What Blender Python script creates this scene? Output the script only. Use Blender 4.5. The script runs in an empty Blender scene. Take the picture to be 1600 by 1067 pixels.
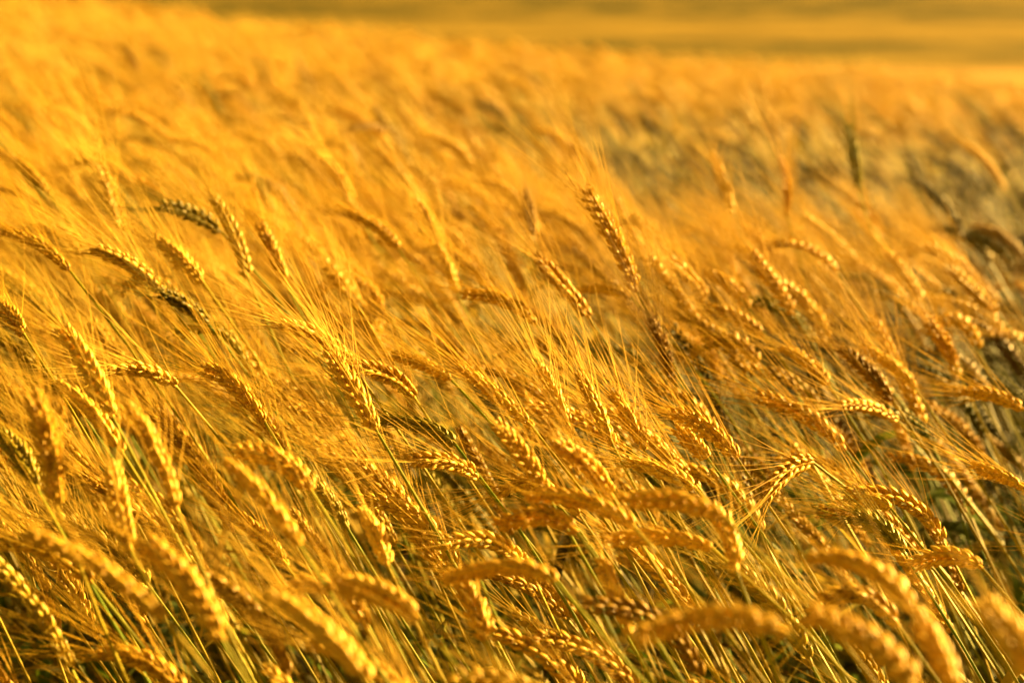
import bpy, math, random
import numpy as np
from mathutils import Matrix, Vector, noise

rnd = random.Random(11)
C = bpy.context.scene.collection
sc = bpy.context.scene

# ------------------------------------------------------------------ camera
W, H, FPX = 1600.0, 1067.0, 3778.0
CAM_Z = 1.1235
PITCH = math.radians(9.8)
CAM = np.array([0.0, 0.0, CAM_Z])
FWD = np.array([0.0, math.cos(PITCH), -math.sin(PITCH)])
UPV = np.array([0.0, math.sin(PITCH), math.cos(PITCH)])
RGT = np.array([1.0, 0.0, 0.0])
cd = bpy.data.cameras.new('camera')
cam = bpy.data.objects.new('camera', cd); C.objects.link(cam)
cam.location = CAM
cam.rotation_euler = (math.radians(90) - PITCH, 0, 0)
cd.sensor_width = 36.0; cd.lens = 85.0
cd.clip_start = 0.05; cd.clip_end = 4000
cd.dof.use_dof = True
cd.dof.focus_distance = 1.36
cd.dof.aperture_fstop = 8.6
cd.dof.aperture_blades = 0
sc.camera = cam

# ------------------------------------------------------------------ sky, sun, exposure
SUN_EL, SUN_AZ = math.radians(17), math.radians(60)      # azimuth from +Y (view direction) towards +X
wd = bpy.data.worlds.new('World'); sc.world = wd; wd.use_nodes = True
nt = wd.node_tree; nt.nodes.clear()
wo = nt.nodes.new('ShaderNodeOutputWorld'); bg = nt.nodes.new('ShaderNodeBackground')
sky = nt.nodes.new('ShaderNodeTexSky'); sky.sky_type = 'NISHITA'; sky.sun_disc = False
sky.sun_elevation = SUN_EL; sky.sun_rotation = SUN_AZ
sky.dust_density = 1.0; sky.air_density = 0.6; sky.ozone_density = 0.0
bg.inputs['Strength'].default_value = 0.05
wm = nt.nodes.new('ShaderNodeMix'); wm.data_type = 'RGBA'; wm.blend_type = 'MULTIPLY'      # low golden evening air, same all round
wm.inputs[0].default_value = 1.0; wm.inputs[7].default_value = (1.0, 0.47, 0.05, 1)
nt.links.new(sky.outputs[0], wm.inputs[6]); nt.links.new(wm.outputs[2], bg.inputs['Color']); nt.links.new(bg.outputs[0], wo.inputs['Surface'])
sd = bpy.data.lights.new('sun', 'SUN'); sd.energy = 5.0; sd.angle = math.radians(0.6); sd.color = (1.0, 0.63, 0.16)
sun = bpy.data.objects.new('sun', sd); C.objects.link(sun)
S = Vector((math.sin(SUN_AZ) * math.cos(SUN_EL), math.cos(SUN_AZ) * math.cos(SUN_EL), math.sin(SUN_EL)))
sun.rotation_euler = S.to_track_quat('Z', 'Y').to_euler()
vs = sc.view_settings
vs.view_transform = 'Standard'; vs.look = 'None'; vs.gamma = 1; vs.use_curve_mapping = False
vs.exposure = 3.1
sc.cycles.use_denoising = True
sc.cycles.max_bounces = 5; sc.cycles.diffuse_bounces = 3; sc.cycles.transmission_bounces = 3; sc.cycles.glossy_bounces = 2
sc.cycles.transparent_max_bounces = 8
sc.cycles.sample_clamp_indirect = 6.0

# ------------------------------------------------------------------ terrain
CROP = 0.85
FAR_D = np.array([9.0, 11.0, 14.0, 20.0, 30.0, 150.0, 260.0, 500.0, 1000.0, 2400.0])
FAR_Z = np.array([0.0, -0.10, -0.40, -0.95, -1.55, -4.35, -5.6, -4.0, 12.0, 60.0])   # relative to the crest
def smooth(t):
    t = np.clip(t, 0, 1); return t * t * (3 - 2 * t)
def ground_z(x, y):
    x = np.asarray(x, float); y = np.asarray(y, float)
    s = smooth((y - 1.6) / 7.0)
    xx = np.clip(x, -4, 4)
    z = s * (-0.20 - 0.08 * xx)
    z = z + 0.06 * s * np.exp(-((x + 1.5) / 0.40) ** 2)
    z = z - 0.16 * np.exp(-((x - 0.70) / 0.42) ** 2 - ((y - 3.7) / 1.1) ** 2)
    far = np.interp(y, FAR_D, FAR_Z)
    # far away the sideways slope dies out
    k = smooth((y - 12) / 14.0)
    z = z * (1 - k) + (-0.20 - 0.004 * np.clip(x, -40, 40)) * k + far
    return z

# ------------------------------------------------------------------ materials
def mat_new(name):
    m = bpy.data.materials.new(name); m.use_nodes = True
    n = m.node_tree; n.nodes.clear()
    return m, n
def N(n, t, **kw):
    nd = n.nodes.new(t)
    for k, v in kw.items(): setattr(nd, k, v)
    return nd
def ramp(n, fac, stops):
    r = N(n, 'ShaderNodeValToRGB')
    el = r.color_ramp.elements
    while len(el) > 1: el.remove(el[0])
    el[0].position, el[0].color = stops[0][0], (*stops[0][1], 1)
    for p, c in stops[1:]:
        e = el.new(p); e.color = (*c, 1)
    n.links.new(fac, r.inputs[0]); return r.outputs[0]
def mixc(n, a, b, f, blend='MIX'):
    m = N(n, 'ShaderNodeMix', data_type='RGBA', blend_type=blend)
    if isinstance(f, float): m.inputs['Factor'].default_value = f
    else: n.links.new(f, m.inputs['Factor'])
    for s, v in (('A', a), ('B', b)):
        i = [q for q in m.inputs if q.name == s and q.type == 'RGBA'][0]
        if isinstance(v, tuple): i.default_value = (*v, 1)
        else: n.links.new(v, i)
    return [q for q in m.outputs if q.type == 'RGBA'][0]

def straw(name, ripe, green, dark, rough, transl, scale, fill, spec=0.5, along=False, goff=0.0):
    """plant tissue: ripe/green by a per-plant tint (R = greenness, G = tone, partly painted shade), fibre noise, thin-tissue translucency"""
    m, n = mat_new(name)
    if fill:
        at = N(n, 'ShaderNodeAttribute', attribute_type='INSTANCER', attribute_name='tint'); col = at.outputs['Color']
    else:
        oi = N(n, 'ShaderNodeObjectInfo'); col = oi.outputs['Color']
    sep = N(n, 'ShaderNodeSeparateColor'); n.links.new(col, sep.inputs[0])
    tc = N(n, 'ShaderNodeTexCoord')
    mp = N(n, 'ShaderNodeMapping'); n.links.new(tc.outputs['Object'], mp.inputs[0])
    if along: mp.inputs['Scale'].default_value = (1, 1, 0.12)
    nz = N(n, 'ShaderNodeTexNoise'); nz.inputs['Scale'].default_value = scale; nz.inputs['Detail'].default_value = 4
    n.links.new(mp.outputs[0], nz.inputs['Vector'])
    nz2 = N(n, 'ShaderNodeTexNoise'); nz2.inputs['Scale'].default_value = scale * 0.13; nz2.inputs['Detail'].default_value = 2
    n.links.new(tc.outputs['Object'], nz2.inputs['Vector'])
    base = ramp(n, nz.outputs[0], [(0.3, dark), (0.55, ripe), (0.8, tuple(min(1, c * 1.22) for c in ripe))])
    gr = mixc(n, tuple(c * 0.55 for c in green), green, nz.outputs[0])
    # greenness, patchy
    ma = N(n, 'ShaderNodeMath', operation='MULTIPLY_ADD'); n.links.new(nz2.outputs[0], ma.inputs[0]); ma.inputs[1].default_value = 0.7; ma.inputs[2].default_value = -0.35 + goff
    ad = N(n, 'ShaderNodeMath', operation='ADD', use_clamp=True); n.links.new(ma.outputs[0], ad.inputs[0]); n.links.new(sep.outputs[0], ad.inputs[1])
    c = mixc(n, base, gr, ad.outputs[0])
    # tone: 0.5 neutral, low darker/redder (also the hollow's painted shade), high paler
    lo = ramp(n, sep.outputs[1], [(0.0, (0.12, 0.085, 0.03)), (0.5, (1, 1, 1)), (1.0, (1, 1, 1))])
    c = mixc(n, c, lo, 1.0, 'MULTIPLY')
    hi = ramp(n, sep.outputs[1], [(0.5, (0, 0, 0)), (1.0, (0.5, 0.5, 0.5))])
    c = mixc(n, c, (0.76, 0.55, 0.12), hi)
    p = N(n, 'ShaderNodeBsdfPrincipled')
    n.links.new(c, p.inputs['Base Color']); p.inputs['Roughness'].default_value = rough
    p.inputs['Specular IOR Level'].default_value = spec; p.inputs['Specular Tint'].default_value = (1.0, 0.78, 0.42, 1)
    bp = N(n, 'ShaderNodeBump'); bp.inputs['Strength'].default_value = 0.35; bp.inputs['Distance'].default_value = 0.0006
    n.links.new(nz.outputs[0], bp.inputs['Height']); n.links.new(bp.outputs[0], p.inputs['Normal'])
    tr = N(n, 'ShaderNodeBsdfTranslucent')
    tcx = mixc(n, c, (1.0, 0.72, 0.30), 1.0, 'MULTIPLY')
    br = N(n, 'ShaderNodeBrightContrast'); n.links.new(c, br.inputs[0]); br.inputs[1].default_value = 0.05
    n.links.new(br.outputs[0], tr.inputs['Color'])
    mx = N(n, 'ShaderNodeMixShader'); mx.inputs[0].default_value = transl
    n.links.new(p.outputs[0], mx.inputs[1]); n.links.new(tr.outputs[0], mx.inputs[2])
    o = N(n, 'ShaderNodeOutputMaterial'); n.links.new(mx.outputs[0], o.inputs['Surface'])
    return m
MATS = {}
for fill in (0, 1):
    sfx = '_fill' if fill else ''
    MATS['grain', fill] = straw('wheat_chaff' + sfx, (0.56, 0.345, 0.028), (0.095, 0.135, 0.004), (0.22, 0.08, 0.005), 0.46, 0.10, 420, fill, 0.25)
    MATS['awn', fill] = straw('wheat_awn' + sfx, (0.50, 0.31, 0.026), (0.085, 0.12, 0.002), (0.30, 0.15, 0.008), 0.5, 0.18, 60, fill, 0.08)
    MATS['stem', fill] = straw('wheat_straw' + sfx, (0.40, 0.26, 0.018), (0.14, 0.23, 0.005), (0.25, 0.13, 0.007), 0.46, 0.06, 60, fill, 0.15, True, 0.34)
    MATS['leaf', fill] = straw('wheat_leaf' + sfx, (0.36, 0.22, 0.02), (0.10, 0.17, 0.005), (0.22, 0.12, 0.010), 0.55, 0.25, 90, fill, 0.06, True, 0.25)

def ground_mat():
    m, n = mat_new('field_soil')
    tc = N(n, 'ShaderNodeTexCoord'); sx = N(n, 'ShaderNodeSeparateXYZ'); n.links.new(tc.outputs['Object'], sx.inputs[0])
    nz = N(n, 'ShaderNodeTexNoise'); nz.inputs['Scale'].default_value = 14; nz.inputs['Detail'].default_value = 8
    n.links.new(tc.outputs['Object'], nz.inputs[0])
    soil = ramp(n, nz.outputs[0], [(0.3, (0.02, 0.012, 0.006)), (0.7, (0.06, 0.036, 0.016))])
    # far strips of other crops, edges wandering
    mp = N(n, 'ShaderNodeMapping'); mp.inputs['Scale'].default_value = (0.10, 0.16, 1); n.links.new(tc.outputs['Object'], mp.inputs[0])
    n2 = N(n, 'ShaderNodeTexNoise'); n2.inputs['Scale'].default_value = 1.0; n2.inputs['Detail'].default_value = 3; n.links.new(mp.outputs[0], n2.inputs[0])
    wob = N(n, 'ShaderNodeMath', operation='MULTIPLY_ADD'); n.links.new(n2.outputs[0], wob.inputs[0]); wob.inputs[1].default_value = 9; n.links.new(sx.outputs['Y'], wob.inputs[2])
    dv = N(n, 'ShaderNodeMath', operation='MULTIPLY_ADD'); n.links.new(wob.outputs[0], dv.inputs[0]); dv.inputs[1].default_value = 1 / 200.0; dv.inputs[2].default_value = -4.5 / 200.0
    gold = (0.17, 0.085, 0.006); brown = (0.042, 0.024, 0.0015); tan = (0.30, 0.18, 0.055); green = (0.024, 0.025, 0.0012); ochre = (0.13, 0.088, 0.012)
    strips = ramp(n, dv.outputs[0], [(0.06, gold), (0.12, gold), (0.16, brown), (0.205, brown), (0.235, tan), (0.29, tan),
                                     (0.33, ochre), (0.37, green), (0.44, green), (0.50, ochre), (0.62, ochre), (0.8, green)])
    mp3 = N(n, 'ShaderNodeMapping'); mp3.inputs['Scale'].default_value = (0.22, 0.12, 1); n.links.new(tc.outputs['Object'], mp3.inputs[0])
    n3 = N(n, 'ShaderNodeTexNoise'); n3.inputs['Scale'].default_value = 1.0; n3.inputs['Detail'].default_value = 5; n.links.new(mp3.outputs[0], n3.inputs[0])
    f3 = ramp(n, n3.outputs[0], [(0.42, (0, 0, 0)), (0.62, (0.8, 0.8, 0.8))])
    strips = mixc(n, strips, (0.17, 0.115, 0.018), f3)
    fb = N(n, 'ShaderNodeMapRange'); n.links.new(sx.outputs['Y'], fb.inputs[0]); fb.inputs[1].default_value = 12; fb.inputs[2].default_value = 17
    c = mixc(n, soil, strips, fb.outputs[0])
    p = N(n, 'ShaderNodeBsdfPrincipled'); p.inputs['Roughness'].default_value = 0.95; p.inputs['Specular IOR Level'].default_value = 0.03
    n.links.new(c, p.inputs['Base Color'])
    bp = N(n, 'ShaderNodeBump'); bp.inputs['Strength'].default_value = 0.8; bp.inputs['Distance'].default_value = 0.03
    n.links.new(nz.outputs[0], bp.inputs['Height']); n.links.new(bp.outputs[0], p.inputs['Normal'])
    o = N(n, 'ShaderNodeOutputMaterial'); n.links.new(p.outputs[0], o.inputs['Surface'])
    return m

# ------------------------------------------------------------------ mesh helpers
class MB:
    def __init__(s): s.v = []; s.f = []; s.n = 0
    def add(s, v, f):
        s.v.append(np.asarray(v, float)); s.f.extend([tuple(i + s.n for i in q) for q in f]); s.n += len(v)
    def mesh(s, name, mats, smooth_=True):
        me = bpy.data.meshes.new(name)
        me.from_pydata(np.concatenate(s.v).tolist(), [], s.f)
        for m in (mats if isinstance(mats, (list, tuple)) else [mats]): me.materials.append(m)
        if smooth_: me.polygons.foreach_set('use_smooth', [True] * len(me.polygons))
        me.update(); return me
def norm(v):
    v = np.asarray(v, float); return v / (np.linalg.norm(v) + 1e-12)
def tube(mb, P, R, k):
    P = np.asarray(P, float); n = len(P)
    T = np.gradient(P, axis=0); T /= np.linalg.norm(T, axis=1)[:, None] + 1e-12
    ref = np.array([0.0, 1.0, 0.0]) if abs(T[0][1]) < 0.8 else np.array([1.0, 0, 0])
    A = np.cross(T, ref); A /= np.linalg.norm(A, axis=1)[:, None] + 1e-12
    B = np.cross(T, A)
    a = np.arange(k) * 2 * math.pi / k
    V = P[:, None, :] + np.asarray(R)[:, None, None] * (np.cos(a)[None, :, None] * A[:, None, :] + np.sin(a)[None, :, None] * B[:, None, :])
    F = [(i * k + j, i * k + (j + 1) % k, (i + 1) * k + (j + 1) % k, (i + 1) * k + j) for i in range(n - 1) for j in range(k)]
    mb.add(V.reshape(-1, 3), F)
_TF = {}
def tube_fast_faces(n, k):
    if (n, k) not in _TF:
        _TF[n, k] = [(i * k + j, i * k + (j + 1) % k, (i + 1) * k + (j + 1) % k, (i + 1) * k + j) for i in range(n - 1) for j in range(k)]
    return _TF[n, k]
def kernel(sides, rings, length, rx, ry, keel=0.0):
    """one floret: plump teardrop closed at both ends, pointed tip along +z"""
    prof = {3: [(0.12, 0.62), (0.45, 1.0), (0.80, 0.52)], 4: [(0.07, 0.5), (0.30, 0.96), (0.58, 0.92), (0.85, 0.40)]}[rings]
    V = [(0, 0, 0)]
    for t, r in prof:
        for j in range(sides):
            a = 2 * math.pi * j / sides
            x, y = math.cos(a) * rx * r, math.sin(a) * ry * r
            if y > 0: y += keel * r * (1 - abs(math.cos(a)))
            V.append((x, y, t * length))
    V.append((0, 0, length)); e = len(V) - 1
    F = [(0, 1 + (j + 1) % sides, 1 + j) for j in range(sides)]
    for i in range(rings - 1):
        for j in range(sides):
            a, b = 1 + i * sides + j, 1 + i * sides + (j + 1) % sides
            F.append((a, b, b + sides, a + sides))
    q = 1 + (rings - 1) * sides
    F += [(q + j, q + (j + 1) % sides, e) for j in range(sides)]
    return np.array(V), F
def rot(axis, ang):
    return np.array(Matrix.Rotation(ang, 3, axis))
def spikelet_arrays(sides, rings, seed):
    r = random.Random(seed); mb = MB()
    # local: z along the ear, y outward from the rachis, x sideways
    for sx in (-1, 1):
        V, F = kernel(sides, rings, 0.0108 * r.uniform(.93, 1.07), 0.00195, 0.0017, 0.0004)
        M = rot('Z', -sx * 0.35) @ rot('Y', sx * r.uniform(.15, .24)) @ rot('X', -r.uniform(.08, .16))
        mb.add(V @ M.T + np.array([sx * 0.0014, 0.0004, 0]), F)
    V, F = kernel(sides, rings, 0.0096, 0.0018, 0.0017, 0.0003)
    M = rot('X', -r.uniform(.28, .40))
    mb.add(V @ M.T + np.array([0, 0.0014, 0.0012]), F)
    return mb
SPK = [spikelet_arrays(6, 4, 3 + i) for i in range(4)]
SPK_LO = [spikelet_arrays(5, 3, 30 + i) for i in range(3)]
SPK_ME = [s.mesh('spikelet', MATS['grain', 0]) for s in SPK]

def bez(P, n):
    t = np.linspace(0, 1, n)[:, None]
    if len(P) == 3:
        return (1 - t) ** 2 * P[0] + 2 * t * (1 - t) * P[1] + t ** 2 * P[2]
    return (1 - t) ** 3 * P[0] + 3 * t * (1 - t) ** 2 * P[1] + 3 * t * t * (1 - t) * P[2] + t ** 3 * P[3]

WIND = np.array([-0.75, 0.05, 0.55])
def ear_layout(r, P, twist, size=1.0):
    """frames of the spikelets along the ear's curve P (quadratic, base to tip)"""
    n = 160; Q = bez(P, n); seg = np.linalg.norm(np.diff(Q, axis=0), axis=1); L = seg.sum()
    cum = np.concatenate([[0], np.cumsum(seg)]); T = np.gradient(Q, axis=0); T /= np.linalg.norm(T, axis=1)[:, None]
    ns = max(14, min(26, int(round(L / 0.0037)))); out = []
    ref = norm(np.cross(T[0], [0.1, 1, 0.2]))
    for i in range(ns):
        s = (i + 0.25) / ns * (L - 0.007); j = min(n - 1, int(np.searchsorted(cum, s)))
        t = T[j]; a = norm(ref - t * ref.dot(t)); b = np.cross(t, a)
        th = twist + 0.02 * i + (math.pi if i % 2 else 0) + r.gauss(0, 0.10)
        o = a * math.cos(th) + b * math.sin(th)
        u = i / (ns - 1.0); k = size * 0.78 * (0.70 + 0.42 * math.sin(math.pi * min(1, u * 0.80 + 0.16))) * r.uniform(.94, 1.06)
        tilt = 0.16 + r.gauss(0, 0.05)
        z = norm(t * math.cos(tilt) + o * math.sin(tilt)); x = norm(np.cross(o, z)); y = np.cross(z, x)
        M = np.eye(4); M[:3, 0] = x * k; M[:3, 1] = y * k; M[:3, 2] = z * k; M[:3, 3] = Q[j] + o * 0.0010
        out.append((M, t, o, k, u))
    return Q, T, out
def awn_mesh(r, lay, alen, seg, thick=0.00021, every=1, spread=1.0, single=False):
    mb = MB(); k = 3; nP = seg + 1; tt = np.linspace(0, 1, nP)[:, None]
    for idx, (M, t, o, sc_, u) in enumerate(lay):
        if idx % every: continue
        side = norm(M[:3, 0])
        if single and r.random() < .36: continue
        for sx in ((r.choice((-1, 1)),) if single else (-1, 1) if u < 0.93 else (-1, 0, 1)):
            st = M[:3, 3] + M[:3, 2] * 0.0088 + M[:3, 0] * 0.0028 * sx
            a = spread * abs(r.gauss(0.20, 0.12)); b = spread * r.gauss(0.13, 0.13) * sx
            d = norm(t + o * a + side * b + np.array([r.gauss(0, .04), r.gauss(0, .04), r.gauss(0, .04)]))
            Lw = alen * r.uniform(0.72, 1.12) * (0.70 + 0.45 * math.sin(math.pi * min(1, 0.2 + u * 0.7)))
            w = WIND * r.uniform(0.0, 0.20) + np.array([r.gauss(0, .05), r.gauss(0, .05), r.gauss(0, .04)])
            P = st + d * Lw * tt + w * Lw * tt ** 2
            R = thick * (1.15 - 0.95 * tt[:, 0])
            T = d; A = norm(np.cross(T, [0.3, 1, 0.1])); B = np.cross(T, A)
            an = np.arange(k) * 2 * math.pi / k
            V = P[:, None, :] + R[:, None, None] * (np.cos(an)[None, :, None] * A + np.sin(an)[None, :, None] * B)
            mb.v.append(V.reshape(-1, 3)); f = tube_fast_faces(nP, k); n0 = mb.n
            mb.f.extend([(q[0] + n0, q[1] + n0, q[2] + n0, q[3] + n0) for q in f]); mb.n += nP * k
    return mb
def leaf_mb(r, base, ang, L, wid, droop):
    mb = MB(); n = 9; pts = []; dx, dy = math.cos(ang), math.sin(ang)
    up = r.uniform(.5, 1.0)
    for i in range(n):
        t = i / (n - 1.0)
        pts.append(base + np.array([dx * L * t * 0.8, dy * L * t * 0.8, L * (up * t - droop * t * t)]))
    pts = np.array(pts); V = []; tw = r.uniform(-1.5, 1.5)
    for i, p in enumerate(pts):
        t = i / (n - 1.0); w = wid * math.sin(math.pi * min(1, 0.12 + 0.88 * t)) ** 0.6 * 0.5 if t < 1 else 0.0002
        a = tw * t; s = np.array([-dy * math.cos(a), dx * math.cos(a), math.sin(a)])
        V += [p - s * w, p + np.array([0, 0, -w * 0.35]), p + s * w]
    F = []
    for i in range(n - 1):
        F += [(3 * i, 3 * i + 1, 3 * i + 4, 3 * i + 3), (3 * i + 1, 3 * i + 2, 3 * i + 5, 3 * i + 4)]
    mb.add(V, F); return mb
def stem_mb(root, base, tang, sides=5, seg=13, r0=0.0017, r1=0.00085):
    h = base[2] - root[2]
    P = [root, root + np.array([(base[0] - root[0]) * 0.08, (base[1] - root[1]) * .1, h * 0.45]), base - tang * min(0.26, h * .34), base]
    mb = MB(); Q = bez(P, seg + 1); t = np.linspace(0, 1, seg + 1)
    R = r0 + (r1 - r0) * t ** 1.3
    tube(mb, Q, R, sides)
    return mb, Q

# ------------------------------------------------------------------ setting: ground
xs = np.unique(np.concatenate([np.linspace(-6, 6, 61), np.linspace(-60, 60, 61), np.linspace(-1500, 1500, 41)]))
ys = np.unique(np.concatenate([np.linspace(-3, 16, 77), np.linspace(16, 60, 45), np.linspace(60, 260, 41), np.linspace(260, 2400, 30), [-400, -60]]))
X, Y = np.meshgrid(xs, ys)
Z = ground_z(X, Y) + 0.03 * np.sin(X * 1.3 + Y * .7) * smooth((Y - 20) / 20)
mb = MB(); nx, ny = len(xs), len(ys)
mb.add(np.stack([X, Y, Z], -1).reshape(-1, 3), [(j * nx + i, j * nx + i + 1, (j + 1) * nx + i + 1, (j + 1) * nx + i) for j in range(ny - 1) for i in range(nx - 1)])
g = bpy.data.objects.new('ground', mb.mesh('ground', ground_mat())); C.objects.link(g); g['kind'] = 'structure'
g['label'] = 'gently rolling farmland under the wheat with paler and greener crop strips beyond'

# ------------------------------------------------------------------ wheat stalks as things
def px_point(px, py, d):
    return CAM + d * (FWD + RGT * (px - W / 2) / FPX + UPV * (H / 2 - py) / FPX)
def to_px(P):
    q = np.asarray(P, float) - CAM; d = q @ FWD
    return np.stack([W / 2 + FPX * (q @ RGT) / d, H / 2 - FPX * (q @ UPV) / d], -1), d
GROUP = 'wheat stalks standing in the field'
STALKS = []
SHIFT_KEEP = []
def link(name, me, parent, color, M=None):
    o = bpy.data.objects.new(name, me); C.objects.link(o); o.parent = parent; o.color = color
    if M is not None: o.matrix_local = Matrix(M)
    return o
def build_stalk(r, P, root, tint, label, detail, alen=0.085, twist=None, spread=1.0, leaf=None, size=1.0, seg=5, single=False):
    """thing: wheat_stalk > stem (> node), ear (> spikelet, awns), leaf"""
    root = np.array(root, float)
    P = [np.array(p, float) for p in P]
    tang = norm(norm(P[1] - P[0]) + 0.8 * norm(np.array([-0.55, 0, 0.85])))
    e = bpy.data.objects.new('wheat_stalk', None); C.objects.link(e)
    e.location = root; e.empty_display_size = 0.02
    e['label'] = label; e['category'] = 'wheat'; e['group'] = GROUP
    Pl = [p - root for p in P]; zero = np.zeros(3)
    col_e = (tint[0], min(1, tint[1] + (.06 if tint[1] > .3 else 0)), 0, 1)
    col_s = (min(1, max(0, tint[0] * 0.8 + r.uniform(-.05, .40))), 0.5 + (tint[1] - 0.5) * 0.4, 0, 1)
    sm, Q = stem_mb(zero, Pl[0], tang)
    stem = link('stem', sm.mesh('stem', MATS['stem', 0]), e, col_s)
    twist = r.uniform(0, 6.28) if twist is None else twist
    QQ, TT, lay = ear_layout(r, Pl, twist, size)
    if detail:
        em = MB(); tube(em, QQ[::16], np.linspace(0.0012, 0.0006, len(QQ[::16])), 5)
        # the ear's origin sits where it joins the stem
        off = Pl[0]
        for k in range(len(em.v)): em.v[k] = em.v[k] - off
        ear = link('ear', em.mesh('ear', MATS['grain', 0]), e, col_e); ear.location = off
        for i, (M, t, o, k, u) in enumerate(lay):
            M2 = M.copy(); M2[:3, 3] -= off
            c = (col_e[0], min(1, max(0, col_e[1] + r.gauss(0, .06))), 0, 1)
            link('spikelet', SPK_ME[r.randrange(4)], ear, c, M2)
    else:
        em = MB()
        for i, (M, t, o, k, u) in enumerate(lay):
            s = SPK_LO[r.randrange(3)]; V = np.concatenate(s.v) @ M[:3, :3].T + M[:3, 3] - Pl[0]
            em.add(V, s.f)
        off = Pl[0]
        ear = link('ear', em.mesh('ear', MATS['grain', 0]), e, col_e); ear.location = off
    am = awn_mesh(r, lay, alen, seg, spread=spread, single=single)
    for k in range(len(am.v)): am.v[k] = am.v[k] - off
    a = link('awns', am.mesh('awns', MATS['awn', 0]), ear, col_e); a['kind'] = 'stuff'
    if leaf is None: leaf = r.random() < 0.45
    if leaf:
        q = Q[r.randrange(5, 9)]
        lm = leaf_mb(r, np.zeros(3), r.uniform(2.0, 4.3), r.uniform(.10, .18), r.uniform(.006, .010), r.uniform(.3, 1.4))
        l = link('leaf', lm.mesh('leaf', MATS['leaf', 0]), e, (min(1, col_s[0] * .9), col_s[1], 0, 1)); l.location = q
    STALKS.append(dict(P=P, label=label))
    return e

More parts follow.
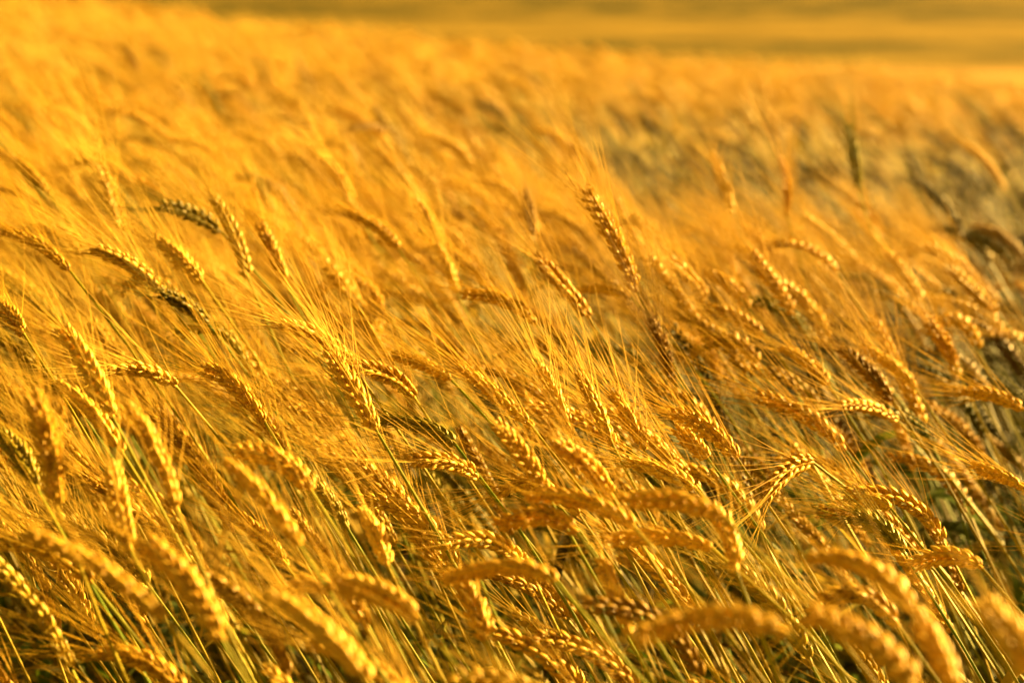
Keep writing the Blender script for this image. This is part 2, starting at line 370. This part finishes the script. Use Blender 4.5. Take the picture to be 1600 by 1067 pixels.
# traced ears: base x,y  mid x,y (or None)  tip x,y  depth  greenness  tone (shaded ears: shade painted in)  label  short name (for neighbours) or None
HERO = [
 # sharp belt
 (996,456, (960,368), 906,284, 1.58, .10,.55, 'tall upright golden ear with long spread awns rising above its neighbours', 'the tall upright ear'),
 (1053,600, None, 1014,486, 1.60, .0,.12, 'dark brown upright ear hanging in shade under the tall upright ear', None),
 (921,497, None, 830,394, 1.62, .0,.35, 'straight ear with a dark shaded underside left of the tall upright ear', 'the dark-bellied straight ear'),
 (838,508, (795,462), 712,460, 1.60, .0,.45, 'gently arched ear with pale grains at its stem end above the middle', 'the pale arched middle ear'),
 (832,668, (775,612), 703,566, 1.37, .0,.62, 'plump sharp ear with big round grains in the centre of the field', 'the plump central ear'),
 (706,594, (660,565), 604,553, 1.46, .15,.60, 'slim pale yellow ear meeting the tip of the plump central ear', None),
 (712,695, (668,660), 590,656, 1.37, .78,.40, 'dark green unripe ear below the plump central ear', 'the dark green ear'),
 (746,746, (700,712), 622,722, 1.34, .1,.62, 'pale buff ear lying almost level under the dark green ear', None),
 (648,622, (615,582), 556,572, 1.42, .05,.5, 'short curved ear with rounded grains above the dark green ear', None),
 (588,672, (548,600), 508,540, 1.30, .0,.68, 'bright orange-gold ear on a long shining straight stem', 'the long shining stem'),
 (560,584, (500,515), 425,506, 1.40, .05,.75, 'pale feathery arched ear with a thick brush of awns', 'the pale feathery ear'),
 (1152,716, (1098,655), 1036,643, 1.39, .0,.55, 'sharp curved ear with plump grains on a clean diagonal stem right of centre', 'the sharp curved ear'),
 (1106,716, (1080,690), 1052,664, 1.41, .2,.62, 'small yellow ear tucked under the sharp curved ear', None),
 (1270,722, (1225,728), 1192,788, 1.39, .0,.45, 'ear folded over sharply and hanging from a hooked stem', 'the folded-over ear'),
 (1412,862, (1375,815), 1318,806, 1.36, .85,.5, 'green unripe ear low on the right side', 'the small green ear'),
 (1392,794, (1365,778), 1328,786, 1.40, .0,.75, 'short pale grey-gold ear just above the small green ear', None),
 (893,684, (866,610), 836,566, 1.41, .0,.92, 'bleached thin ear with open husks beside the plump central ear', 'the bleached ear'),
 (957,694, (930,630), 898,572, 1.34, .12,.62, 'yellow upright ear right of the bleached ear', None),
 (1006,702, (985,650), 952,606, 1.40, .0,.62, 'slim tan ear halfway between the bleached ear and the sharp curved ear', None),
 (1088,764, (1030,728), 968,722, 1.30, .0,.72, 'level pale ear below and left of the sharp curved ear', None),
 (414,660, (368,590), 308,576, 1.35, .0,.50, 'sharp orange ear with beaded grains left of the shining stem', 'the beaded orange ear'),
 (275,604, (220,568), 152,584, 1.38, .05,.78, 'pale level ear whose grains point upward left of the beaded ear', None),
 (445,700, (408,640), 352,600, 1.42, .1,.45, 'shaded ear directly under the beaded orange ear', None),
 # left foreground
 (176,652, (140,565), 86,500, 1.20, .0,.70, 'thick bright golden ear with glossy grains leaning at the left', 'the glossy left ear'),
 (88,790, (78,690), 44,600, 1.08, .0,.60, 'long upright ear in soft focus near the left edge', 'the upright left-edge ear'),
 (276,796, (250,700), 192,626, 1.08, .0,.58, 'long soft-focus ear with orange grains right of the glossy left ear', 'the soft orange ear'),
 (190,706, (140,630), 78,592, 1.22, .05,.66, 'pale ear between the upright left-edge ear and the glossy left ear', None),
 (204,860, (185,790), 172,712, 1.10, .1,.66, 'narrow bright ear hanging straight under the glossy left ear', None),
 (487,768, (440,706), 352,704, 1.14, .0,.60, 'broad arched ear curling over a thick bent stem low left', 'the broad arched ear'),
 (468,852, (410,765), 344,716, 1.04, .05,.55, 'blurred ear running just below the broad arched ear', None),
 (448,884, (412,838), 362,800, 1.28, .0,.42, 'reddish-gold ear in the gap under the broad arched ear', None),
 (258,968, (150,868), 22,828, 0.97, .05,.62, 'large blurred ear sweeping across the lower left corner area', 'the sweeping lower-left ear'),
 (348,1000, (290,890), 208,836, 0.97, .05,.60, 'large blurred ear with pale grains right of the sweeping lower-left ear', 'the large blurred low ear'),
 (575,1064, (500,968), 408,922, 0.91, .05,.72, 'pale heavily blurred ear at the bottom edge left of centre', 'the pale bottom-edge ear'),
 (655,968, (590,915), 498,912, 1.00, .12,.55, 'blurred level ear above the pale bottom-edge ear', None),
 (86,1004, (78,955), 46,918, 1.25, .0,.30, 'dark reddish ear deep in the stems in the lower left corner', None),
 (60,768, (30,700), -8,668, 1.18, .70,.42, 'greenish ear at the left edge below the upright ears', None),
 (606,884, (590,830), 558,788, 1.16, .05,.95, 'greyish bleached ear standing left of the brown arches', None),
 (1600,640, (1550,612), 1492,612, 1.62, .0,.55, 'level tan ear entering from the right edge', 'the level right-edge ear'),
 # centre foreground
 (902,832, (850,792), 766,828, 1.14, .0,.42, 'brown ear arched like a bow low in the centre', 'the brown bow-shaped ear'),
 (990,822, (905,768), 812,778, 1.13, .0,.55, 'long ear sagging level above the brown bow-shaped ear', None),
 (1132,808, (1050,772), 958,786, 1.04, .0,.55, 'soft-focus level ear right of the brown bow-shaped ear', None),
 (868,908, (800,872), 686,912, 1.05, .0,.58, 'long golden ear arched over its thick bent stem at bottom centre', 'the golden bottom arch'),
 (958,778, (915,715), 858,688, 1.18, .0,.72, 'bright blurred ear with pinkish grains below the bleached ear', None),
 (856,774, (815,700), 762,650, 1.20, .22,.60, 'blurred yellow ear below the plump central ear', None),
 (1112,856, (1030,830), 934,850, 1.16, .0,.70, 'coarse braided ear lying level above the brown shadows', 'the coarse braided ear'),
 (1150,890, (1142,830), 1104,784, 1.12, .0,.62, 'short fat ear hanging at the right end of the coarse braided ear', None),
 (985,990, (960,920), 930,868, 1.10, .1,.58, 'upright yellow ear under the coarse braided ear', None),
 (760,1000, (735,930), 700,880, 1.12, .1,.52, 'upright orange ear beneath the golden bottom arch', None),
 # right foreground
 (1232,990, (1120,945), 975,1003, 0.86, .0,.62, 'very large blurred ear drooping at the bottom right of centre', 'the big drooping ear'),
 (1432,958, (1360,866), 1248,874, 0.95, .0,.60, 'blurred hooked ear above the lower right corner', 'the hooked blurred ear'),
 (1440,1075, (1350,985), 1248,952, 0.84, .0,.62, 'large orange blurred ear at the bottom right', None),
 (1620,1060, (1580,985), 1520,926, 0.80, .0,.75, 'glowing out-of-focus ear in the lower right corner', 'the glowing corner ear'),
 (1535,888, (1480,856), 1414,892, 1.24, .0,.66, 'bushy level ear right of the hooked blurred ear', None),
 (1600,762, (1560,738), 1512,728, 1.45, .0,.70, 'pale ear at the right edge above the bushy ears', None),
 (1496,1090, (1470,1010), 1420,950, 0.86, .0,.60, 'wide blurred ear between the big drooping ear and the corner', None),
 # right belt
 (1322,704, (1260,640), 1172,616, 1.54, .0,.42, 'long brown ear stretched over shaded stems right of the sharp curved ear', 'the long brown ear'),
 (1402,656, (1350,628), 1304,636, 1.58, .0,.60, 'small tan ear right of the long brown ear', None),
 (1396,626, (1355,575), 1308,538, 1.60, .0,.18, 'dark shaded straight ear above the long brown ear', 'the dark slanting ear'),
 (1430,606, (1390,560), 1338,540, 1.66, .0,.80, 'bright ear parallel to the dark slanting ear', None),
 (1296,602, (1262,560), 1216,542, 1.62, .0,.72, 'gleaming ear left of the dark slanting ear', None),
 (1106,470, (1075,425), 1038,400, 1.84, .0,.75, 'bright soft ear right of the tall upright ear', None),
 (1242,492, (1200,430), 1164,380, 1.78, .0,.40, 'half-shaded slanting ear in the right centre', 'the half-shaded ear'),
 (1170,482, (1140,440), 1092,420, 1.86, .0,.55, 'tan ear just left of the half-shaded ear', None),
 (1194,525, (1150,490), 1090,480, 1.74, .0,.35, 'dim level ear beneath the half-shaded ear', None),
 (1492,572, (1475,530), 1448,494, 1.78, .0,.40, 'orange ear with beaded dark grains toward the right edge', 'the beaded right ear'),
 (1562,492, (1520,450), 1478,414, 1.90, .18,.62, 'yellow ear on a long curved stem at the far right', 'the yellow right ear'),
 (1442,472, (1415,425), 1384,390, 2.0, .1,.60, 'soft yellow ear left of the yellow right ear', None),
 (985,464, (945,446), 900,456, 1.76, .0,.62, 'pale level ear crossing behind the tall upright ear stem', None),
 # left belt
 (256,462, (205,405), 132,385, 1.56, .25,.66, 'yellow-green speckled ear in the upper left belt', 'the speckled yellow-green ear'),
 (318,442, (275,395), 232,366, 1.62, .05,.85, 'bright pale ear right of the speckled yellow-green ear', None),
 (388,436, (372,370), 328,300, 1.66, .45,.55, 'yellow-green ear curving upright behind a stray husk', 'the curved yellow-green ear'),
 (346,362, (295,325), 238,320, 1.72, .75,.30, 'dark olive level ear crossing the curved yellow-green ear', None),
 (446,442, (425,390), 402,340, 1.70, .0,.40, 'narrow orange-brown ear standing right of the curved yellow-green ear', 'the narrow orange ear'),
 (326,506, (285,470), 240,455, 1.58, .75,.30, 'dark green ear half hidden under the speckled yellow-green ear', None),
 (110,424, (55,372), -6,358, 1.56, .0,.45, 'tan ear entering from the left edge above the glossy left ear', None),
 (78,304, (45,262), -4,236, 1.95, .15,.55, 'soft yellow ear leaning in at the upper left edge', 'the upper left-edge ear'),
 (192,362, (178,305), 152,250, 1.86, .08,.80, 'glinting upright ear in the upper left', 'the glinting upper-left ear'),
 (622,388, (585,345), 530,330, 1.82, .0,.42, 'brown curved ear with a bright stem end in the upper middle', 'the brown upper-middle ear'),
 (552,318, (532,275), 500,238, 2.05, .0,.72, 'soft bright slanting ear above the brown upper-middle ear', None),
 (692,380, (672,342), 648,308, 1.98, .0,.62, 'soft golden ear right of the brown upper-middle ear', None),
 (714,458, (700,415), 678,374, 1.78, .08,.66, 'upright yellowish ear above the pale arched middle ear', None),
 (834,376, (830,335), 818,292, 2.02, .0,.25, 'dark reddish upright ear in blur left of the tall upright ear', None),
 (1145,334, (1132,285), 1108,234, 2.15, .10,.62, 'blurred yellow upright ear right of the tall upright ear', 'the blurred yellow upright ear'),
 (1230,338, (1232,285), 1218,238, 2.20, .0,.42, 'blurred orange upright ear on the edge of the green hollow', None),
 (1342,300, (1336,245), 1322,190, 2.30, .95,.50, 'lone green blurred ear standing up in the dark hollow', 'the lone green ear'),
 (1382,372, (1362,335), 1336,308, 2.40, .05,.72, 'pale blurred ear below the lone green ear', None),
 (1572,296, (1540,245), 1498,218, 3.0, .0,.75, 'pale blurred ear over the dark hollow at upper right', 'the pale upper-right ear'),
 (604,206, (575,192), 542,206, 2.7, .0,.18, 'small dark blurred arch near the top of the field', 'the small dark arch'),
 (216,112, (205,85), 186,70, 3.6, .0,.22, 'reddish blurred ear near the top left', 'the reddish far ear'),
 (36,520, (20,495), -4,478, 1.42, .0,.35, 'dark orange ear cut off by the left edge beside the glossy left ear', None),
]
hero_px = []
for i, h in enumerate(HERO):
    (bx, by, mid, *rest) = h
    if mid is None: tx, ty, d, gr_, tone, lab, short = rest
    else: tx, ty, d, gr_, tone, lab, short = rest
    r = random.Random(1000 + i)
    pxl = math.hypot(bx - tx, by - ty); l = pxl * d / FPX
    want = min(0.095, max(0.072, l * 1.05)); dz = math.sqrt(max(0, want ** 2 - l ** 2)); dz = min(dz, 0.040) * (1 if r.random() < .5 else -1)
    if by > 830: dz = abs(dz)
    d0, d1 = d - dz * 0.3, d + dz * 0.7
    P0 = px_point(bx, by, d0); P2 = px_point(tx, ty, d1)
    if mid is None: mid = ((bx + tx) / 2 + 4, (by + ty) / 2 - 2)
    # the traced middle lies ON the curve for gentle arcs; push the control point a little further out
    cx = mid[0] + 0.25 * (mid[0] - (bx + tx) / 2); cy = mid[1] + 0.25 * (mid[1] - (by + ty) / 2)
    P1 = px_point(cx, cy, (d0 + d1) / 2)
    lean = r.uniform(.20, .34)
    rx, ry = P0[0] + lean, P0[1] + r.uniform(-.06, .10)
    root = np.array([rx, ry, float(ground_z(rx, ry))])
    big = l > 0.088
    hero_px.append((np.array([bx, by]), np.array([(bx + 2 * cx + tx) / 4, (by + 2 * cy + ty) / 4]), np.array([tx, ty]), d))
    e = build_stalk(r, [P0, P1, P2], root, (gr_, tone), lab, d < 1.85, alen=r.uniform(.070, .095) if d > 1.28 else r.uniform(.05, .065), leaf=r.random() < .3, single=d < 1.28,
                spread=1.0, seg=6 if d < 1.7 else 4)
    STALKS[-1]['short'] = short; STALKS[-1]['mid'] = np.array([(bx + tx) / 2, (by + ty) / 2])
    STALKS[-1]['tone'] = tone; STALKS[-1]['green'] = gr_

def seg_dist(p, a, b):
    ab = b - a; t = np.clip(np.dot(p - a, ab) / (ab @ ab + 1e-9), 0, 1); return np.linalg.norm(p - a - ab * t)
def covers_hero(pts, margin=16):
    """would an ear with these points stand in front of a traced ear?"""
    q, d = to_px(pts)
    for k in range(len(q)):
        if d[k] < 0.3: continue
        for a, m, b, hd in hero_px:
            if d[k] < hd + 0.03:
                mg = margin + 24 * 1.4 / d[k] * 0.5
                if seg_dist(q[k], a, m) < mg or seg_dist(q[k], m, b) < mg: return True
    return False

# shape of a free stalk relative to its root: returns stem base, control, tip
def free_ear(r, crop_h, lean=None, pose=None):
    lean = r.uniform(.20, .36) if lean is None else lean
    L = r.uniform(.075, .098)
    pose = r.random() if pose is None else pose
    # start direction of the ear (x,z) and how far it bows
    a0 = math.radians(r.uniform(105, 135))
    bow = math.radians(r.uniform(5, 30) if pose < .45 else r.uniform(30, 65) if pose < .8 else r.uniform(65, 125))
    a1 = a0 + bow
    sw = r.gauss(0, .30)
    d0 = norm([math.cos(a0), sw * .6, math.sin(a0)]); d1 = norm([math.cos(a1), sw, math.sin(a1)])
    apex = crop_h
    base = np.array([-lean, r.gauss(0, .04), 0.0])
    P0 = base; P1 = base + d0 * L * .5; P2 = P1 + d1 * L * .52
    top = max(P0[2], P1[2] * .5 + P2[2] * .25 + P0[2] * .25, P2[2])
    sh = np.array([0, 0, apex - top])
    return [P0 + sh, P1 + sh, P2 + sh]

# landmarks for telling neighbours apart
LAND = [(s['short'], s['mid']) for s in STALKS if s.get('short')]
used = set(s['label'] for s in STALKS)
def describe(mid, tone, green, P, r):
    pose_v = P[2] - P[0]
    look = ('greenish' if green > .45 else 'reddish-brown' if tone < .28 else 'brown' if tone < .42 else 'golden' if tone < .58 else 'bright golden' if tone < .74 else 'pale straw')
    if pose_v[2] > 0.045: bend = 'upright'
    elif pose_v[2] > 0.012: bend = 'slanting'
    elif pose_v[2] > -0.02: bend = 'level'
    else: bend = 'drooping'
    soft = 'blurred ' if mid[2] > 2.0 or mid[2] < 1.05 else ''
    order = sorted(LAND, key=lambda q: np.linalg.norm(q[1] - mid[:2]))
    for nm, q in order[:6]:
        v = mid[:2] - q; dist = np.linalg.norm(v); ang = (math.degrees(math.atan2(-v[1], v[0])) + 360) % 360
        dirs = ['right of', 'above and right of', 'above', 'above and left of', 'left of', 'below and left of', 'below', 'below and right of'][int((ang + 22.5) // 45) % 8]
        near = 'close ' if dist < 55 else '' if dist < 120 else 'well '
        lab = f'{soft}{look} {bend} ear {near}{dirs} {nm}'
        if lab not in used and len(lab.split()) <= 16:
            used.add(lab); return lab
    k = f'{soft}{look} {bend} ear among thick awns {near}{dirs} {nm}'
    if k in used: k = f'{soft}{look} {bend} short-awned ear {near}{dirs} {nm}'
    used.add(k); return k

N_FREE = 300 - len(HERO)
made = 0; tries = 0; taken = [s['mid'] for s in STALKS]; rr = random.Random(77)
while made < N_FREE and tries < 20000:
    tries += 1
    d = 0.92 + (3.1 - 0.92) * rr.random() ** 0.85
    px = rr.uniform(-20, 1620)
    ex = (px - W / 2) / FPX * d
    lean = rr.uniform(.20, .36)
    rx, ry = ex + lean, d + rr.uniform(-.03, .03)
    hgt = CROP + rr.gauss(0, 0.022) - (0.03 if d < 1.5 else 0)
    loc = free_ear(rr, hgt, lean)
    root = np.array([rx, ry, float(ground_z(rx, ry))])
    P = [root + p for p in loc]
    q, dd = to_px(np.array(P)); m = q.mean(0)
    if not (-10 < m[0] < 1610 and 30 < m[1] < 1080): continue
    if min(np.linalg.norm(m - t) for t in taken) < (20 if d < 1.9 else 14): continue
    if covers_hero(np.vstack([bez(P, 4), P[2] + norm(P[2] - P[1]) * .04, P[2] + norm(P[2] - P[1]) * .075])): continue
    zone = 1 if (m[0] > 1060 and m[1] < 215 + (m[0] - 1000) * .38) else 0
    u = rr.random()
    green = rr.uniform(.5, .9) if u < (.62 if zone else .05) else rr.uniform(.15, .4) if u < (.5 if zone else .22) else rr.uniform(0, .08)
    tone = min(.98, max(.12, rr.gauss(.30 if zone else .56, .17)))  # ears over the hollow get its shade painted in as darker tone
    lab = describe(np.array([m[0], m[1], d]), tone, green, P, rr)
    build_stalk(rr, P, root, (green, tone), lab, d < 1.75, alen=rr.uniform(.075, .10), leaf=rr.random() < .4, seg=5 if d < 1.75 else 4)
    taken.append(m); made += 1
print('free stalks', made, 'tries', tries)

# ------------------------------------------------------------------ the rest of the crop: one mass
fill_col = bpy.data.collections.new('crop_variants')          # sources for the mass below, not in the scene
variants = []
NV = 16
for i in range(NV):
    r = random.Random(500 + i)
    pose = [.1, .2, .3, .4, .5, .6, .7, .75, .85, .95, .15, .35, .55, .65, .25, .9][i]
    P = free_ear(r, CROP, None, pose)
    mb = MB(); mi = []
    def put(m_, k):
        n0 = len(mb.f); mb.add(np.concatenate(m_.v), m_.f); mi.extend([k] * (len(mb.f) - n0))
    sm, Q = stem_mb(np.zeros(3), P[0], norm(P[1] - P[0]), sides=4, seg=10); put(sm, 2)
    QQ, TT, lay = ear_layout(r, P, r.uniform(0, 6.28), 1.0)
    em = MB()
    for (M, t, o, k, u) in lay:
        s = SPK_LO[r.randrange(3)]; em.add(np.concatenate(s.v) @ M[:3, :3].T + M[:3, 3], s.f)
    if i < 13: put(em, 0)
    if i < 13: put(awn_mesh(r, lay, r.uniform(.055, .082), 4, single=True), 1)
    for _ in range(r.choice([0, 1, 1, 2]) if i < 13 else 3):
        q = Q[r.randrange(4, 8) if i < 13 else r.randrange(6, 10)]
        l = leaf_mb(r, np.array(q), r.uniform(1.6, 4.6), r.uniform(.10, .20), r.uniform(.006, .010), r.uniform(.3, 1.4)); put(l, 3)
    me = mb.mesh('wheat_variant', [MATS['grain', 1], MATS['awn', 1], MATS['stem', 1], MATS['leaf', 1]])
    me.polygons.foreach_set('material_index', mi)
    o = bpy.data.objects.new('wheat_variant_%02d' % i, me); fill_col.objects.link(o)
    variants.append(P)

NT = 4                                                        # low leafy tillers at the crop's foot, added to block sun and darken gaps
for i in range(NT):
    r = random.Random(900 + i); mb = MB()
    for k in range(9):
        b = np.array([r.gauss(0, .02), r.gauss(0, .02), 0.0]); h = r.uniform(.30, .56)
        top = b + np.array([-h * r.uniform(.05, .35), r.gauss(0, .05), h])
        if k % 2: tube(mb, bez([b, (b + top) / 2 + np.array([.02, 0, .03]), top], 5), np.full(5, .0016), 4); k0 = top
        else: k0 = b + np.array([0, 0, h * .55])
        l = leaf_mb(r, k0, r.uniform(0, 6.28), r.uniform(.14, .24), r.uniform(.009, .014), r.uniform(.2, 1.3)); mb.add(np.concatenate(l.v), l.f)
    o = bpy.data.objects.new('wheat_variant_%02d' % (NV + i), mb.mesh('leafy_tiller', MATS['leaf', 1])); fill_col.objects.link(o)
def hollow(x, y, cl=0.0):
    """0..1: the dip on the right where the crop is still green and its shade is painted into the tone"""
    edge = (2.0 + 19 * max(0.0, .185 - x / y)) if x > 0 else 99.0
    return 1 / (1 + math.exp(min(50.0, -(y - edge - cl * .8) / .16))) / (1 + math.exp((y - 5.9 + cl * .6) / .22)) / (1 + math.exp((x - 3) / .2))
def scatter(seed):
    r = random.Random(seed); pts = []; rots = []; scl = []; idx = []; tint = []
    def try_add(x, y, hscale, drop, hero_check):
        near_ = y < 2.2
        v = r.randrange(NV); rz = r.gauss(0, .28); s = hscale
        z = float(ground_z(x, y)) - drop
        c_, s_ = math.cos(rz), math.sin(rz)
        if hero_check:
            B = bez(variants[v], 4) * s; tn = norm(B[-1] - B[-2]); B = np.vstack([B, B[-1] + tn * .04, B[-1] + tn * .075])
            B = np.stack([B[:, 0] * c_ - B[:, 1] * s_ + x, B[:, 0] * s_ + B[:, 1] * c_ + y, B[:, 2] + z], -1)
            q, d = to_px(B)
            if (d < 0.86).any() and ((q[:, 0] > -150) & (q[:, 0] < 1750) & (q[:, 1] < 1200)).any(): return
            if covers_hero(B): return
        cl = noise.noise(Vector((x * 2.6, y * 2.0, 3.3)))
        zn = hollow(x, y, cl)
        if not near_:
            if r.random() < .15 * zn: return
            if r.random() > .80 + .75 * noise.noise(Vector((x * 5.0, y * 3.2, 8.1))) + .25 * cl: return
            if zn > .5: s *= r.uniform(.84, 1.0)
        u = r.random()
        gr = r.uniform(.8, 1.0) if u < .93 * zn else r.uniform(.5, .95) if u < .10 else r.uniform(.15, .45) if u < .34 + .6 * zn else r.uniform(0, .08)
        pts.append((x, y, z)); rots.append((r.gauss(0, .05), r.gauss(0, .05), rz)); scl.append(s); idx.append(v)
        tint.append((gr, min(.95, max(.02, r.gauss(.54, .20) * (1 - zn) + r.gauss(.04, .08) * zn + (.24 if y > 5.7 else 0))), 0, 1))  # hollow's shade and the far crest's glow are painted into the tone
    # bands: depth range, plants per square metre, extra side
    for y0, y1, dens, side in ((0.25, 1.5, 230, .75), (1.5, 2.2, 370, .8), (2.2, 4, 400, .9), (4, 8, 300, 1.2), (8, 15, 240, 1.6)):
        area = (y1 - y0) * (0.24 * (y0 + y1) + 2 * side)
        for _ in range(int(area * dens)):
            y = r.uniform(y0, y1); hw = 0.24 * y + side
            x = r.uniform(-hw, hw) + 0.28
            near = y < 2.2
            if y < 1.45 and -.6 < x < .15 and r.random() < .65: continue
            if near:
                dr = abs(r.gauss(0, .05)) + 0.035
                try_add(x, y, r.uniform(.93, 1.02), dr * .6, True)
            else:
                try_add(x, y, r.uniform(.93, 1.07), 0.0, False)
    for y0, y1, dens, side in ((0.2, 2.4, 190, .9), (2.4, 6.5, 90, 1.2)):
        for _ in range(int((y1 - y0) * (0.24 * (y0 + y1) + 2 * side) * dens)):
            y = r.uniform(y0, y1); hw = .24 * y + side; x = r.uniform(-hw, hw) + .28
            pts.append((x, y, float(ground_z(x, y)))); rots.append((0, 0, r.uniform(-.8, .8))); scl.append(r.uniform(.8, 1.15)); idx.append(NV + r.randrange(NT))
            tint.append((r.uniform(.2, 1), r.uniform(.1, .45), 0, 1))  # dark tone painted in to deepen the shade between stalks
    return pts, rots, scl, idx, tint
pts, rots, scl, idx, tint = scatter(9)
me = bpy.data.meshes.new('wheat_crop'); me.from_pydata(pts, [], [])
a = me.attributes.new('rot', 'FLOAT_VECTOR', 'POINT'); a.data.foreach_set('vector', np.array(rots, 'f').ravel())
a = me.attributes.new('scl', 'FLOAT', 'POINT'); a.data.foreach_set('value', np.array(scl, 'f'))
a = me.attributes.new('idx', 'INT', 'POINT'); a.data.foreach_set('value', np.array(idx, 'i'))
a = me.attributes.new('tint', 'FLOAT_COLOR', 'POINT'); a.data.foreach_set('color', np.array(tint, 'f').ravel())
crop = bpy.data.objects.new('wheat_crop', me); C.objects.link(crop)
crop['kind'] = 'stuff'; crop['label'] = 'dense golden wheat filling the field behind and between the nearer ears'
crop['category'] = 'wheat field'
ng = bpy.data.node_groups.new('crop_mass', 'GeometryNodeTree')
ng.interface.new_socket('Geometry', in_out='INPUT', socket_type='NodeSocketGeometry')
ng.interface.new_socket('Geometry', in_out='OUTPUT', socket_type='NodeSocketGeometry')
gi = ng.nodes.new('NodeGroupInput'); go = ng.nodes.new('NodeGroupOutput')
ci = ng.nodes.new('GeometryNodeCollectionInfo'); ci.inputs['Collection'].default_value = fill_col
ci.inputs['Separate Children'].default_value = True; ci.inputs['Reset Children'].default_value = True
ip = ng.nodes.new('GeometryNodeInstanceOnPoints'); ip.inputs['Pick Instance'].default_value = True
def named(nm, ty):
    n_ = ng.nodes.new('GeometryNodeInputNamedAttribute'); n_.data_type = ty; n_.inputs['Name'].default_value = nm
    return [o for o in n_.outputs if o.enabled and o.name == 'Attribute'][0]
L_ = ng.links.new
L_(gi.outputs[0], ip.inputs['Points']); L_(ci.outputs[0], ip.inputs['Instance'])
L_(named('idx', 'INT'), ip.inputs['Instance Index'])
e2r = ng.nodes.new('FunctionNodeEulerToRotation'); L_(named('rot', 'FLOAT_VECTOR'), e2r.inputs[0]); L_(e2r.outputs[0], ip.inputs['Rotation'])
L_(named('scl', 'FLOAT'), ip.inputs['Scale'])
L_(ip.outputs[0], go.inputs[0])
md = crop.modifiers.new('crop_mass', 'NODES'); md.node_group = ng
print('mass stalks', len(pts), 'objects', len(sc.objects))
